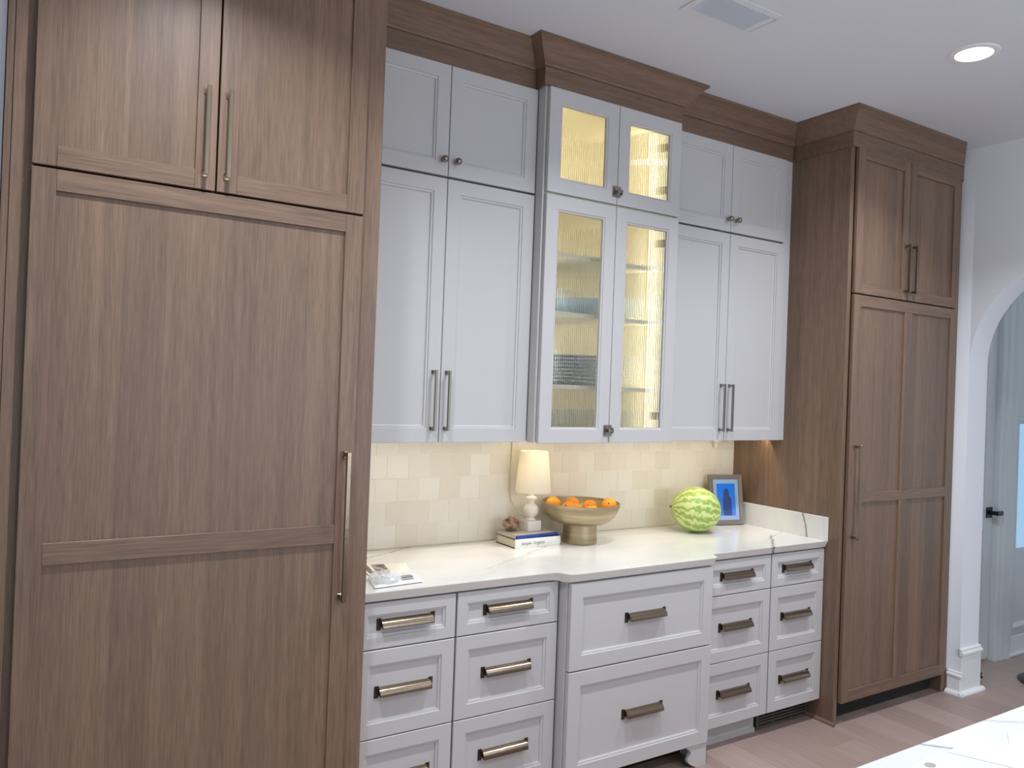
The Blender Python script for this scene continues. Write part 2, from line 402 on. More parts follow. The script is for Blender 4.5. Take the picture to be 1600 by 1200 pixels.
# ------------------------------------------------------------------ door and drawer fronts
T = 0.021
def painted_front(parent, name, x0, x1, z0, z1, yf, w=0.056, label=None):
    e = 0.0018
    prof = [(0, T), (0, e), (e, 0), (w, 0), (w + 0.001, 0.004), (w + 0.009, 0.0055), (w + 0.010, 0.010), (w + 0.014, 0.012), (w + 0.018, 0.012)]
    d = MB().rings(x0, x1, z0, z1, yf, prof).build(name, 'painted_greige', parent)
    i = w + 0.012
    MB().box(x0 + i, x1 - i, yf + 0.0115, yf + T, z0 + i, z1 - i).build('panel', 'painted_greige', d)
    return d
def shaker_front(parent, name, x0, x1, z0, z1, yf, w=0.056, rails=(), mull=None, mw=0.07):
    """oak frame-and-panel front: stiles, rails and recessed panels are sub-parts of the door; the door mesh is its back board"""
    d = MB().box(x0 + 0.002, x1 - 0.002, yf + T - 0.004, yf + T, z0 + 0.002, z1 - 0.002).build(name, 'oak_vertical', parent)
    yb = yf + T - 0.004
    MB().box(x0, x0 + w, yf, yb, z0, z1).build('stile', 'oak_vertical', d, 0.0012)
    MB().box(x1 - w, x1, yf, yb, z0, z1).build('stile', 'oak_vertical', d, 0.0012)
    zs = [(z0, z0 + w)] + list(rails) + [(z1 - w, z1)]
    for a, b in zs: MB().box(x0 + w, x1 - w, yf, yb, a, b).build('rail', 'oak_horizontal', d, 0.0012)
    xs = [(x0 + w, x1 - w)]
    if mull is not None:
        xs = [(x0 + w, mull - mw / 2), (mull + mw / 2, x1 - w)]
    for (a, b), (c, e) in zip(zs[:-1], zs[1:]):
        if mull is not None: MB().box(mull - mw / 2, mull + mw / 2, yf, yb, b, c).build('mullion', 'oak_vertical', d, 0.0012)
        for (p, q) in xs: MB().box(p, q, yf + 0.009, yb, b, c).build('panel', 'oak_vertical', d)
    return d

# ------------------------------------------------------------------ setting: floor, ceiling, walls
XW, XW2 = 3.503, 3.698
fl = struct(MB().box(-5, 7, -7, 0.15, -0.06, -0.012).build('floor', 'floor_oak', org=(0, 0, 0)), 'wide-plank pinkish brown oak floor', 'floor')
PW = 0.19; k = 0
for i in range(int((5.2 + 0.6) / PW)):
    x0 = -0.6 + i * PW; y = -2.9 + (i * 0.83) % 1.5
    ends = [-2.9, y] if y > -2.88 else [-2.9]
    while ends[-1] + 1.6 < -0.3: ends.append(ends[-1] + 1.6)
    ends.append(-0.02)
    for a, b in zip(ends[:-1], ends[1:]):
        me = MB().box(-PW / 2 + 0.0006, PW / 2 - 0.0006, a - (a + b) / 2 + 0.0006, b - (a + b) / 2 - 0.0006, -0.012, 0.0).mesh('plank', bev=0.0008)
        place('plank', me, 'floor_oak', fl, (x0 + PW / 2, (a + b) / 2, 0))
struct(MB().box(-5, 7, -7, 0.15, CEIL, CEIL + 0.1).build('ceiling', 'ceiling_paint'), 'plain off-white ceiling', 'ceiling')
wb = struct(MB().box(-5, XW + 0.23, 0.0, 0.15, 0, CEIL).build('wall_back', 'wall_paint', org=(0, 0, 0)), 'white wall behind the cabinets with tiled backsplash', 'wall')
struct(MB().box(-5, -1.066, -0.66, -0.002, 0, CEIL).build('wall_left', 'wall_paint'), 'white wall left of the tall oak column', 'wall')
# zellige backsplash tiles: running bond, each its own piece
TW = 0.1015; TH = 0.0995
MB().box(-0.024, 2.474, -0.0105, 0.0, 0.914, 1.424).build('grout_bed', 'grout', wb)
tile_me = []
for q in range(6):
    m = MB(); a, b = TW / 2 - 0.0002, TH / 2 - 0.0002
    d = [-0.0115 + random.uniform(-0.0005, 0.0005) for _ in range(4)]
    m.v = [(-a, -0.005, -b), (a, -0.005, -b), (a, -0.005, b), (-a, -0.005, b), (-a + .001, d[0], -b + .001), (a - .001, d[1], -b + .001), (a - .001, d[2], b - .001), (-a + .001, d[3], b - .001)]
    m.f = [(0, 1, 5, 4), (1, 2, 6, 5), (2, 3, 7, 6), (3, 0, 4, 7), (4, 5, 6, 7), (3, 2, 1, 0)]
    me = m.mesh('tile'); me.materials.append(MATS['zellige']); tile_me.append(me)
for r in range(5):
    z = 0.916 + TH / 2 + r * 0.1005; off = 0.0 if r % 2 == 0 else 0.051
    x = -0.024 + TW / 2 - off; n = 0
    while x - TW / 2 < 2.474:
        a, b = max(-0.024, x - TW / 2), min(2.474, x + TW / 2)
        if b - a > 0.012:
            if b - a > TW - 0.001: o = place('tile', random.choice(tile_me), None, wb, (x, 0, z))
            else:
                me = MB().box(-(b - a) / 2 + .0008, (b - a) / 2 - .0008, -0.011, -0.005, -TH / 2 + .0008, TH / 2 - .0008).mesh('tile', bev=0.001); o = place('tile', me, 'zellige', wb, ((a + b) / 2, 0, z))
        x += 0.1025
# right wall with the arched opening
m = MB(); y0, yA, R, zS = 0.0, -0.775, 0.565, 1.86; yB2 = yA - 2 * R; yE = -4.2
def strip(ya, yb, za, zb, za2=None):
    za2 = za if za2 is None else za2
    for x in (XW, XW2):
        b = len(m.v); m.v += [(x, ya, za), (x, yb, za2), (x, yb, zb), (x, ya, zb)]; m.f.append((b, b + 1, b + 2, b + 3))
strip(y0, yA, 0, CEIL); strip(yB2, yE, 0, CEIL)
N = 40; arc = [(yA - R + R * math.cos(PI * i / N), zS + R * math.sin(PI * i / N)) for i in range(N + 1)]
for (ya, za), (yb, zb) in zip(arc[:-1], arc[1:]): strip(ya, yb, za, CEIL, zb)
path = [(yA, 0.0)] + arc + [(yB2, 0.0)]
for (ya, za), (yb, zb) in zip(path[:-1], path[1:]):
    b = len(m.v); m.v += [(XW, ya, za), (XW, yb, zb), (XW2, yb, zb), (XW2, ya, za)]; m.f.append((b, b + 1, b + 2, b + 3))
b = len(m.v); m.v += [(XW, yE, 0), (XW2, yE, 0), (XW2, yE, CEIL), (XW, yE, CEIL)]; m.f.append((b, b + 1, b + 2, b + 3))
wr = struct(m.build('wall_right', 'wall_paint', org=(XW, 0, 0), smooth=30), 'white wall with a round-arched doorway', 'wall')
# base mouldings at the arch jamb
bb = struct(MB().box(XW - 0.016, XW, -0.79, -0.715, 0, 0.095).build('baseboard_right', 'trim_paint', None, 0.002), 'white moulded baseboard at the foot of the arch jamb', 'baseboard')
MB().prism([(XW - 0.016, 0.095), (XW - 0.022, 0.100), (XW - 0.022, 0.108), (XW - 0.012, 0.114), (XW - 0.012, 0.122), (XW, 0.126), (XW, 0.095)], 1, -0.797, -0.715).build('cap_moulding', 'trim_paint', bb)
MB().box(XW, XW2 + 0.004, yA - 0.016, yA, 0, 0.215).build('plinth_board', 'trim_paint', bb, 0.002)
MB().prism([(yA - 0.016, 0.215), (yA - 0.024, 0.222), (yA - 0.024, 0.232), (yA - 0.013, 0.240), (yA - 0.013, 0.250), (yA, 0.256), (yA, 0.215)], 0, XW - 0.004, XW2 + 0.010).build('cap_moulding', 'trim_paint', bb)
MB().prism([(XW - 0.016, 0.0), (XW - 0.036, 0.0), (XW - 0.034, 0.010), (XW - 0.026, 0.018), (XW - 0.016, 0.020)], 1, -0.812, -0.715).build('shoe_moulding', 'trim_paint', bb)
MB().prism([(yA - 0.016, 0.0), (yA - 0.036, 0.0), (yA - 0.034, 0.010), (yA - 0.026, 0.018), (yA - 0.016, 0.020)], 0, XW - 0.036, XW2 + 0.024).build('shoe_moulding', 'trim_paint', bb)
# hallway wall beyond the arch, with a door, casing and a panel with an added blue glow
YH = -0.56
struct(MB().box(XW2, 3.80, YH, YH + 0.1, 0, CEIL).box(4.45, 7, YH, YH + 0.1, 0, CEIL).box(3.80, 4.45, YH, YH + 0.1, 2.50, CEIL).build('wall_hall', 'hall_paint'), 'pale hallway wall seen through the arch', 'wall')
dr = MB().rings(3.60, 4.285, 0.012, 2.42, YH + 0.02, [(0, 0.035), (0, 0.0), (0.10, 0.0)]).build('door_1', 'hall_paint', None)
struct(dr, 'white panelled hallway door with a black lever handle, seen through the arch', 'door')
MB().box(3.60, 4.285, YH + 0.034, YH + 0.055, 0.012, 2.42).build('back_board', 'hall_paint', dr)
for (a, b) in ((0.12, 0.26), (0.84, 1.04)): MB().box(3.70, 4.185, YH + 0.02, YH + 0.04, a, b).build('rail', 'hall_paint', dr)
for (a, b) in ((0.26, 0.84), (1.04, 2.32)):
    MB().rings(3.70, 4.185, a, b, YH + 0.02, [(0, 0), (0.008, 0.014), (0.020, 0.002), (0.05, 0.014)]).build('moulding', 'hall_paint', dr)
    MB().box(3.74, 4.145, YH + 0.03, YH + 0.036, a + 0.04, b - 0.04).build('panel', 'hall_paint', dr)
hk = MB().box(4.205, 4.272, YH + 0.012, YH + 0.0195, 0.912, 0.980).box(4.226, 4.250, YH - 0.030, YH + 0.012, 0.934, 0.958).box(4.226, 4.295, YH - 0.044, YH - 0.030, 0.932, 0.960)
hk.build('door_lever', 'black_metal', dr, 0.002)
c1 = struct(MB().prism([(4.29, YH + 0.03), (4.29, YH - 0.012), (4.30, YH - 0.020), (4.335, YH - 0.018), (4.345, YH - 0.028), (4.40, YH - 0.026), (4.425, YH - 0.034), (4.455, YH - 0.034), (4.455, YH + 0.02)], 2, 0, 2.52).build('trim_1', 'hall_paint'), 'white fluted casing beside the hallway door', 'door casing')
wn = struct(MB().rings(4.475, 4.95, 0.17, 1.56, YH - 0.004, [(0, 0.004), (0, -0.018), (0.02, -0.024), (0.04, -0.010), (0.05, 0.0)]).build('glow_panel_1', 'hall_paint'), 'narrow panel with an added pale blue glow beyond the arch', 'glow_panel')
MB().box(4.52, 4.905, YH - 0.008, YH - 0.0005, 0.70, 1.515).build('pane', 'glowing_pane', wn)  # glow put into the pane to imitate a strip of light-blue daylight
MB().box(4.52, 4.905, YH - 0.010, YH - 0.0005, 0.215, 0.70).build('apron_panel', 'hall_paint', wn)
hb = struct(MB().box(4.46, 7, YH - 0.018, YH, 0, 0.13).build('baseboard_hall', 'trim_paint', None, 0.003), 'white baseboard of the hallway wall', 'baseboard')
MB().box(4.46, 7, YH - 0.032, YH - 0.018, 0, 0.02).build('shoe_moulding', 'trim_paint', hb, 0.004)

# ------------------------------------------------------------------ ceiling fittings
dl = thing('recessed_downlight', 'round glowing recessed ceiling light above the far tall oak cabinet', 'ceiling light', (2.264, -1.40, CEIL))
MB().lathe([(0.068, -0.001), (0.070, -0.006), (0.092, -0.004), (0.095, 0.0)], (2.264, -1.40, CEIL), 40, False).build('trim_ring', 'trim_paint', dl, smooth=40)
MB().lathe([(0.0, -0.004), (0.069, -0.0035), (0.069, 0.0)], (2.264, -1.40, CEIL), 40, False).build('lens', 'lens_glow', dl, smooth=40)
vt = thing('ceiling_vent', 'rectangular slatted air vent in the ceiling', 'vent', (1.21, -1.06, CEIL))
def flat_frame(x0, x1, y0, y1, z, wid, th):
    m = MB()
    for (a, b, c, d) in ((x0, x1, y0, y0 + wid), (x0, x1, y1 - wid, y1), (x0, x0 + wid, y0 + wid, y1 - wid), (x1 - wid, x1, y0 + wid, y1 - wid)): m.box(a, b, c, d, z - th, z)
    return m
flat_frame(1.035, 1.385, -1.155, -0.965, CEIL, 0.032, 0.004).build('flange', 'ceiling_paint', vt, 0.0015)
MB().box(1.067, 1.353, -1.123, -0.997, CEIL - 0.001, CEIL).build('duct_back', 'vent_dark', vt)
sl = MB().prism([(-0.0095, -0.001), (-0.0080, -0.0005), (0.0055, -0.009), (0.0042, -0.0098)], 1, -0.063, 0.063).mesh('slat')
for i in range(15): place('slat', sl, 'vent_metal', vt, (1.079 + i * 0.0188, -1.06, CEIL + 0.0005))

# ------------------------------------------------------------------ oak column around the built-in fridge (left)
YF = -0.74; ZM = 2.164; ZT = 2.902
def oak_column(name, label, X0, X1, d0, dm, d1, yf, side_left, big_handle_x, mull, rails):
    c = thing(name, label, 'cabinet', ((X0 + X1) / 2, -0.36, 0))
    yp = yf + 0.020
    if side_left:
        MB().box(X0, X0 + 0.017, yp, -0.002, 0.0, ZT + 0.09).build('side_panel', 'oak_vertical', c, 0.0015)
        MB().box(X0 + 0.0175, d0 - 0.020, yp - 0.003, yp + 0.02, 0.0, ZT + 0.09).build('face_stile', 'oak_vertical', c, 0.0015)
        MB().box(d0 - 0.0198, d0 + 0.004, yp + 0.010, yp + 0.018, 0.0, ZT + 0.09).build('scribe_strip', 'oak_vertical', c)
    else: MB().box(X0, d0 - 0.004, yp, -0.002, 0.0, ZT + 0.09).build('side_panel', 'oak_vertical', c, 0.0015)
    MB().box(d1 + 0.004, X1, yp, -0.002, 0.0, ZT + 0.09).build('side_panel', 'oak_vertical', c, 0.0015)
    MB().box(d0 - 0.003, d1 + 0.003, yf + 0.042, -0.003, 0.10, ZT + 0.004).build('body', 'gap_shade', c)
    MB().box(d0 - 0.004, d1 + 0.004, yf + 0.085, yf + 0.10, 0.0, 0.10).build('toe_kick', 'gap_shade', c)
    a = shaker_front(c, 'door', d0, dm - 0.0025, ZM + 0.0035, ZT, yf)
    b = shaker_front(c, 'door', dm + 0.0025, d1, ZM + 0.0035, ZT, yf)
    e = shaker_front(c, 'door', d0, d1, 0.11, ZM - 0.0035, yf, 0.057, rails, mull)
    place('handle', ME_BAR_M if side_left else ME_BAR_B, 'nickel' if side_left else 'bronze', a, (dm - 0.033, yf, 2.332))
    place('handle', ME_BAR_M if side_left else ME_BAR_B, 'nickel' if side_left else 'bronze', b, (dm + 0.028, yf, 2.332))
    place('handle', ME_BAR_L, 'bronze', e, (big_handle_x, yf, 1.168))
    return c
oak_column('fridge_column', 'tall brown oak panelled cabinet column filling the left side', -1.062, -0.024, -0.997, -0.541, -0.088, YF, True, -0.119, None, [(1.112, 1.171)])
YT = -0.728
tc_ = oak_column('pantry_column', 'tall brown oak cabinet column beside the arched doorway', 2.474, 3.492, 2.506, 2.960, 3.440, YT, False, 2.548, 2.978, [(1.110, 1.163)])
MB().prism([(2.474, 0.0), (2.462, 0.0), (2.465, 0.012), (2.474, 0.018)], 1, -0.722, -0.56).build('shoe_moulding', 'oak_depth', tc_)

# ------------------------------------------------------------------ crown mouldings (oak), profile (out, z)
CP = [(0.0, 2.898), (0.0, 2.974), (0.008, 2.976), (0.012, 2.984), (0.022, 2.996), (0.050, 3.028), (0.072, 3.052), (0.078, 3.056), (0.084, 3.060), (0.084, CEIL)]
def crown(name, label, segs, mat='oak_horizontal'):
    """segs: plan polyline of the face line; mitred at corners; outward side is to the right of travel"""
    m = MB(); n = len(segs); P = [Vector(p[:2]) for p in segs]
    offs = []
    for i in range(n):
        def nr(a, b):
            d = (b - a).normalized(); return Vector((d.y, -d.x))
        if len(segs[i]) > 2: offs.append(Vector(segs[i][2])); continue
        ns = []
        if i > 0: ns.append(nr(P[i - 1], P[i]))
        if i < n - 1: ns.append(nr(P[i], P[i + 1]))
        if len(ns) == 1: offs.append(ns[0])
        else: s = ns[0] + ns[1]; offs.append(s / (1 + ns[0].dot(ns[1])))
    k = len(CP)
    for i in range(n):
        for (o, z) in CP: q = P[i] + offs[i] * o; m.v.append((q.x, q.y, z))
        m.v.append((P[i].x - offs[i].x * 0.02, P[i].y - offs[i].y * 0.02, CEIL)); m.v.append((P[i].x - offs[i].x * 0.02, P[i].y - offs[i].y * 0.02, CP[0][1]))
    K = k + 2
    for i in range(n - 1):
        for j in range(K): m.f.append((i * K + j, i * K + (j + 1) % K, (i + 1) * K + (j + 1) % K, (i + 1) * K + j))
    m.f.append(tuple(range(K))[::-1]); m.f.append(tuple((n - 1) * K + j for j in range(K)))
    return struct(m.build(name, mat), label, 'crown moulding')
YU = -0.371; YG = -0.443
crown('trim_2', 'oak crown moulding above the left grey cabinet doors', [(-0.024, YU + 0.01), (0.800, YU + 0.01)])
crown('trim_3', 'oak crown moulding stepping forward above the glass-door cabinet', [(0.798, YU + 0.012), (0.798, YG + 0.01), (1.582, YG + 0.01), (1.582, YU + 0.012)])
crown('trim_4', 'oak crown moulding above the right grey cabinet doors', [(1.584, YU + 0.01), (2.474, YU + 0.01)])
crown('trim_5', 'oak crown moulding around the top of the tall far oak cabinet', [(2.466, YU - 0.0), (2.466, YT + 0.008), (3.485, YT + 0.008, (-1.6, -1.0))])
crown('trim_6', 'oak crown moulding above the left tall oak cabinet', [(-1.062, YF + 0.008), (-0.016, YF + 0.008), (-0.016, YU + 0.0)])

# ------------------------------------------------------------------ wall cabinets
ZB, ZU1, ZUT = 1.401, 2.450, 2.894
def wall_cabinet(label, X0, X1, xs, yf, sideL, sideR):
    c = thing('wall_cabinet', label, 'cabinet', ((X0 + X1) / 2, -0.18, ZB), 'grey painted wall cabinets')
    MB().box(X0, X1, yf + T + 0.022, -0.012, ZB + 0.022, ZUT + 0.004).build('body', 'painted_greige', c)
    MB().box(X0, X1, yf + T + 0.002, yf + T + 0.0215, ZB + 0.002, ZB + 0.022).build('light_rail', 'painted_greige', c)
    MB().box(X0 + 0.004, X1 - 0.002, -0.2600, -0.2580, 1.4020, ZB + 0.022).build('led_channel_lip', 'painted_greige', c)
    for (a, b), side in zip(xs, (1, 0)):
        lo = painted_front(c, 'door', a, b, ZB, ZU1 - 0.0045, yf)
        up = painted_front(c, 'door', a, b, ZU1 + 0.0045, ZUT, yf)
        hx = (b - 0.032) if side else (a + 0.024)
        place('handle', ME_BAR_S, 'pewter', lo, (hx, yf, 1.567))
        place('knob', ME_KNOB, 'pewter', up, ((b - 0.026) if side else (a + 0.030), yf, 2.514))
    return c
wall_cabinet('grey painted wall cabinet with four doors beside the left oak column', -0.022, 0.800, [(-0.020, 0.3945), (0.3975, 0.808)], YU, 0, 1)
wall_cabinet('grey painted wall cabinet with four doors left of the far oak column', 1.584, 2.470, [(1.584, 1.9945), (1.9975, 2.409)], YU, 1, 0)
# filler strip between the last door and the oak column is part of that cabinet
MB().box(2.412, 2.473, YU + 0.019, YU + 0.04, ZB, ZUT + 0.004).build('filler_strip', 'painted_greige', bpy.data.objects['wall_cabinet.001'])

# glass cabinet
gc = thing('glass_cabinet', 'grey wall cabinet with lit ribbed-glass doors in the middle', 'cabinet', (1.191, -0.2, ZB))
GX0, GX1 = 0.815, 1.568
yb = YG + T + 0.003
for (a, b) in ((GX0, GX0 + 0.018), (GX1 - 0.018, GX1)): MB().box(a, b, yb, -0.012, ZB + 0.004, ZUT + 0.004).build('side_panel', 'painted_greige', gc)
MB().box(GX0 - 0.004, GX0 - 0.0005, yb - 0.004, YU + 0.0, ZB, ZUT + 0.004).build('face_edge', 'painted_greige', gc)
MB().box(GX0 + 0.018, GX1 - 0.018, -0.022, -0.012, ZB + 0.03, ZUT).build('back_panel', 'cabinet_interior', gc)
for (a, b) in ((GX0 + 0.018, GX0 + 0.021), (GX1 - 0.021, GX1 - 0.018)): MB().box(a, b, yb + 0.02, -0.022, ZB + 0.04, ZUT - 0.02).build('lining', 'cabinet_interior', gc)
for z0, z1, nm in ((ZB + 0.024, ZB + 0.04, 'bottom_panel'), (ZU1 - 0.012, ZU1 + 0.012, 'divider'), (ZUT - 0.02, ZUT + 0.004, 'top_panel')):
    MB().box(GX0 + 0.018, GX1 - 0.018, yb, -0.022, z0, z1).build(nm, 'cabinet_interior', gc)
MB().box(GX0 + 0.02, GX1 - 0.02, -0.2600, -0.2580, 1.4020, ZB + 0.024).build('led_channel_lip', 'painted_greige', gc)
SH = (1.649, 1.967, 2.222)
for z in SH: MB().box(GX0 + 0.022, GX1 - 0.022, -0.385, -0.023, z - 0.019, z).build('shelf', 'shelf_paint', gc, 0.001)
def glass_door(x0, x1, z0, z1, hinge):
    w = 0.058; e = 0.0018
    d = MB().rings(x0, x1, z0, z1, YG, [(0, T), (0, e), (e, 0), (w, 0), (w + 0.003, 0.004), (w + 0.009, 0.006), (w + 0.010, T)], True).build('door', 'painted_greige', gc)
    a, b, c, f = x0 + w + 0.004, x1 - w - 0.004, z0 + w + 0.004, z1 - w - 0.004
    n = int(round((b - a) / 0.0103)); S = 8; pts = []
    for i in range(n * S + 1):
        x = a + (b - a) * i / (n * S); u = (i % S) / S
        pts.append((x, YG + 0.0132 - 0.0030 * abs(math.sin(PI * u))))
    m = MB().prism(pts + [(b, YG + 0.0165), (a, YG + 0.0165)], 2, c, f)
    m.build('reeded_pane', 'reeded_glass', d, smooth=38)
    for z in (z0 + 0.12, z1 - 0.12):
        hx = x1 - w - 0.002 if hinge > 0 else x0 + w + 0.002
        MB().box(hx - 0.010, hx + 0.010, YG + T - 0.002, YG + T + 0.016, z - 0.018, z + 0.018).build('hinge', 'pewter', d, 0.002)
    return d
GM = 1.1965
d1 = glass_door(0.8225, GM - 0.0015, ZB, ZU1 - 0.0045, -1); d2 = glass_door(GM + 0.0015, 1.5705, ZB, ZU1 - 0.0045, 1)
d3 = glass_door(0.8225, GM - 0.0015, ZU1 + 0.0045, ZUT, -1); d4 = glass_door(GM + 0.0015, 1.5705, ZU1 + 0.0045, ZUT, 1)
place('latch', ME_LATCH, 'pewter', d1, (GM - 0.010, YG, 1.455)); place('latch', ME_LATCH, 'pewter', d3, (GM - 0.006, YG, 2.510))
# warm LED strips inside the glass cabinet, along the front corners
for zc, L in ((1.925, 0.95), (2.67, 0.38)):
    for sx, rz in ((GX0 + 0.034, -1), (GX1 - 0.034, 1)):
        o = area('cabinet_strip_light', (sx, yb + 0.035, zc), (PI / 2, 0, rz * math.radians(35)), 0.008, L, (1.7 if L > 0.5 else 0.62), (1.0, 0.92, 0.70), 160)
    MB().box(GX0 + 0.021, GX0 + 0.029, yb + 0.022, yb + 0.032, zc - L / 2, zc + L / 2).build('led_profile', 'led_diffuser', gc)
    MB().box(GX1 - 0.029, GX1 - 0.021, yb + 0.022, yb + 0.032, zc - L / 2, zc + L / 2).build('led_profile', 'led_diffuser', gc)

# ------------------------------------------------------------------ base cabinets
YB = -0.632; YC = -0.700
ZD = [(0.714, 0.872), (0.4075, 0.7095), (0.111, 0.4035)]
def base_bank(label, x0, x1, toe=True):
    c = thing('drawer_cabinet', label, 'cabinet', ((x0 + x1) / 2, -0.31, 0), 'grey three-drawer base cabinets')
    MB().box(x0 - 0.001, x1 + 0.001, YB + T + 0.022, -0.012, 0.10, 0.874).build('body', 'painted_greige', c)
    if toe: MB().box(x0 - 0.002, x1 + 0.002, -0.556, -0.54, 0.0, 0.10).box(x0 - 0.002, x1 + 0.002, -0.566, -0.556, 0.0, 0.018).build('toe_kick', 'painted_greige', c)
    for (a, b), pz in zip(ZD, (0.793, 0.559, 0.252)):
        d = painted_front(c, 'drawer', x0, x1, a, b, YB, 0.040 if b - a < 0.2 else 0.050)
        place('pull', ME_PULL, 'bronze', d, ((x0 + x1) / 2, YB + (0.012), pz))
    return c
base_bank('grey three-drawer base cabinet next to the left oak column', -0.020, 0.361)
base_bank('grey three-drawer base cabinet under the books and lamp', 0.369, 0.817)
base_bank('grey three-drawer base cabinet just right of the wide middle drawers', 1.622, 2.068)
r4 = base_bank('grey three-drawer base cabinet next to the far oak column', 2.076, 2.469, False)
MB().box(2.074, 2.471, -0.552, -0.54, 0.0, 0.10).build('toe_board', 'gap_shade', r4)
# wide middle cabinet on bracket feet
cc = thing('wide_drawer_cabinet', 'wide grey base cabinet with two deep drawers and bracket feet', 'cabinet', (1.22, -0.35, 0))
MB().box(0.826, 1.612, YC + T + 0.003, -0.012, 0.10, 0.874).build('body', 'painted_greige', cc)
MB().box(0.826, 1.612, -0.556, -0.54, 0.0, 0.10).build('toe_kick', 'gap_shade', cc)
for (a, b), pz in zip(((0.531, 0.872), (0.100, 0.5255)), (0.703, 0.307)):
    d = painted_front(cc, 'drawer', 0.832, 1.606, a, b, YC, 0.056)
    place('pull', ME_PULL, 'bronze', d, (1.226, YC + 0.012, pz))
def foot(x0, x1, flip):
    pts = [(0, 0), (0, 0.098), (0.125, 0.098)]
    for i in range(9):
        a = i / 8; pts.append((0.125 - 0.03 * a - 0.022 * math.sin(a * PI * 2) - 0.04 * a * a, 0.098 - 0.098 * a))
    pts = [((x1 - p[0]) if flip else (x0 + p[0]), p[1]) for p in pts]
    m = MB().prism(pts, 1, YC + 0.006, YC + 0.026)
    m.box((x1 - 0.02) if flip else x0, x1 if flip else x0 + 0.02, YC + 0.026, -0.556, 0, 0.098)
    return m.build('bracket_foot', 'painted_greige', cc)
foot(0.832, 0.95, False); foot(1.49, 1.604, True)
# toe-kick grille
gr = thing('toe_kick_grille', 'dark slotted air grille in the toe kick at the right end', 'vent', (2.275, -0.555, 0))
MB().box(2.085, 2.465, -0.5565, -0.5525, 0.004, 0.096).build('plate', 'gap_shade', gr)
gf = MB()
for (a, b, c, d) in ((2.085, 2.465, 0.086, 0.096), (2.085, 2.465, 0.004, 0.014), (2.085, 2.097, 0.014, 0.086), (2.453, 2.465, 0.014, 0.086), (2.205, 2.211, 0.014, 0.086), (2.335, 2.341, 0.014, 0.086)): gf.box(a, b, -0.563, -0.5565, c, d)
gf.build('frame', 'grille_metal', gr)
lv = MB().box(-0.178, 0.178, -0.0035, 0.0035, -0.0035, 0.0035).mesh('louvre')
for i in range(4): place('louvre', lv, 'grille_metal', gr, (2.275, -0.560, 0.028 + i * 0.0148))

# ------------------------------------------------------------------ countertop
ct_pts = [(-0.022, -0.0125), (-0.022, -0.652), (0.760, -0.652)]
for i in range(1, 9):
    a = i / 9 * PI / 2; ct_pts.append((0.760 + 0.045 * math.sin(a), -0.652 - 0.030 * (1 - math.cos(a))))
for i in range(1, 9):
    a = i / 9 * PI / 2; ct_pts.append((0.805 + 0.040 * (1 - math.cos(a)), -0.682 - 0.032 * math.sin(a)))
ct_pts.append((0.850, -0.715))
right = [(2.44 - x, y) for x, y in ct_pts[2:]][::-1]
ct_pts += right + [(2.473, -0.652), (2.473, -0.0125)]
ct = thing('countertop', 'white veined quartz countertop along the back wall', 'countertop', (1.22, -0.33, 0.878))
slab = MB().prism(ct_pts, 2, 0.878, 0.914)
n = len(ct_pts)
slab.v = [(x, y + (0.021 if (k < n and y < -0.1) else 0.0), z) for k, (x, y, z) in enumerate(slab.v)]  # bottom edge drawn back, undercut added to shade the front edge
slab.build('slab', 'quartz_counter', ct, 0.002, 2)
MB().box(2.453, 2.473, -0.648, -0.0125, 0.914, 1.032).build('side_splash', 'quartz_splash', ct, 0.0015)
MB().box(-0.022, -0.002, -0.648, -0.0125, 0.914, 1.032).build('side_splash', 'quartz_counter', ct, 0.0015)

# ------------------------------------------------------------------ things on the countertop
ZC = 0.9145
# lamp
LX, LY = 1.013, -0.122; ZK = 0.9145 + 0.0412 + 0.0165
lp = thing('table_lamp', 'small white table lamp with cream tapered shade and square plinth', 'lamp', (LX, LY, ZK))
MB().box(LX - 0.036, LX + 0.036, LY - 0.036, LY + 0.036, ZK, 1.0185).build('plinth', 'lamp_plinth', lp, 0.002)
MB().lathe([(0.020, 1.0185), (0.026, 1.020), (0.024, 1.025), (0.017, 1.031), (0.020, 1.037), (0.030, 1.044), (0.035, 1.058), (0.0355, 1.068), (0.032, 1.080), (0.024, 1.089), (0.0165, 1.094), (0.0165, 1.110), (0.020, 1.113), (0.026, 1.118), (0.026, 1.124), (0.014, 1.130), (0.012, 1.150), (0.012, 1.165)], (LX, LY, 0), 32).build('turned_stem', 'lamp_ceramic', lp, smooth=40)
MB().lathe([(0.084, 1.150), (0.0655, 1.338), (0.0640, 1.338), (0.0825, 1.150), (0.084, 1.150)], (LX + 0.004, LY - 0.004, 0), 48, False).build('shade', 'lamp_linen', lp, smooth=50)
MB().tube([(LX + 0.004, LY - 0.066, 1.330), (LX + 0.004, LY + 0.058, 1.330)], 0.0015, 6).tube([(LX + 0.004, LY - 0.004, 1.16), (LX + 0.004, LY - 0.004, 1.330)], 0.0025, 6).build('shade_carrier', 'pewter', lp)
cp = [(0.962, -0.016, 1.42), (0.962, -0.016, 1.34), (0.958, -0.016, 1.25), (0.958, -0.016, 1.14), (0.966, -0.018, 1.10), (0.982, -0.022, 1.068), (0.998, -0.040, 1.040), (1.008, -0.07, 1.028), (1.010, -0.10, 1.030)]
MB().tube(cp, 0.0022, 6).build('cord', 'cord_beige', lp, smooth=60)
pl_ = bpy.data.lights.new('bulb', 'POINT'); pl_.energy = 0.36; pl_.color = (1.0, 0.94, 0.82); pl_.shadow_soft_size = 0.03
po = bpy.data.objects.new('bulb', pl_); COL.objects.link(po); po.location = (LX + 0.004, LY - 0.004, 1.25)
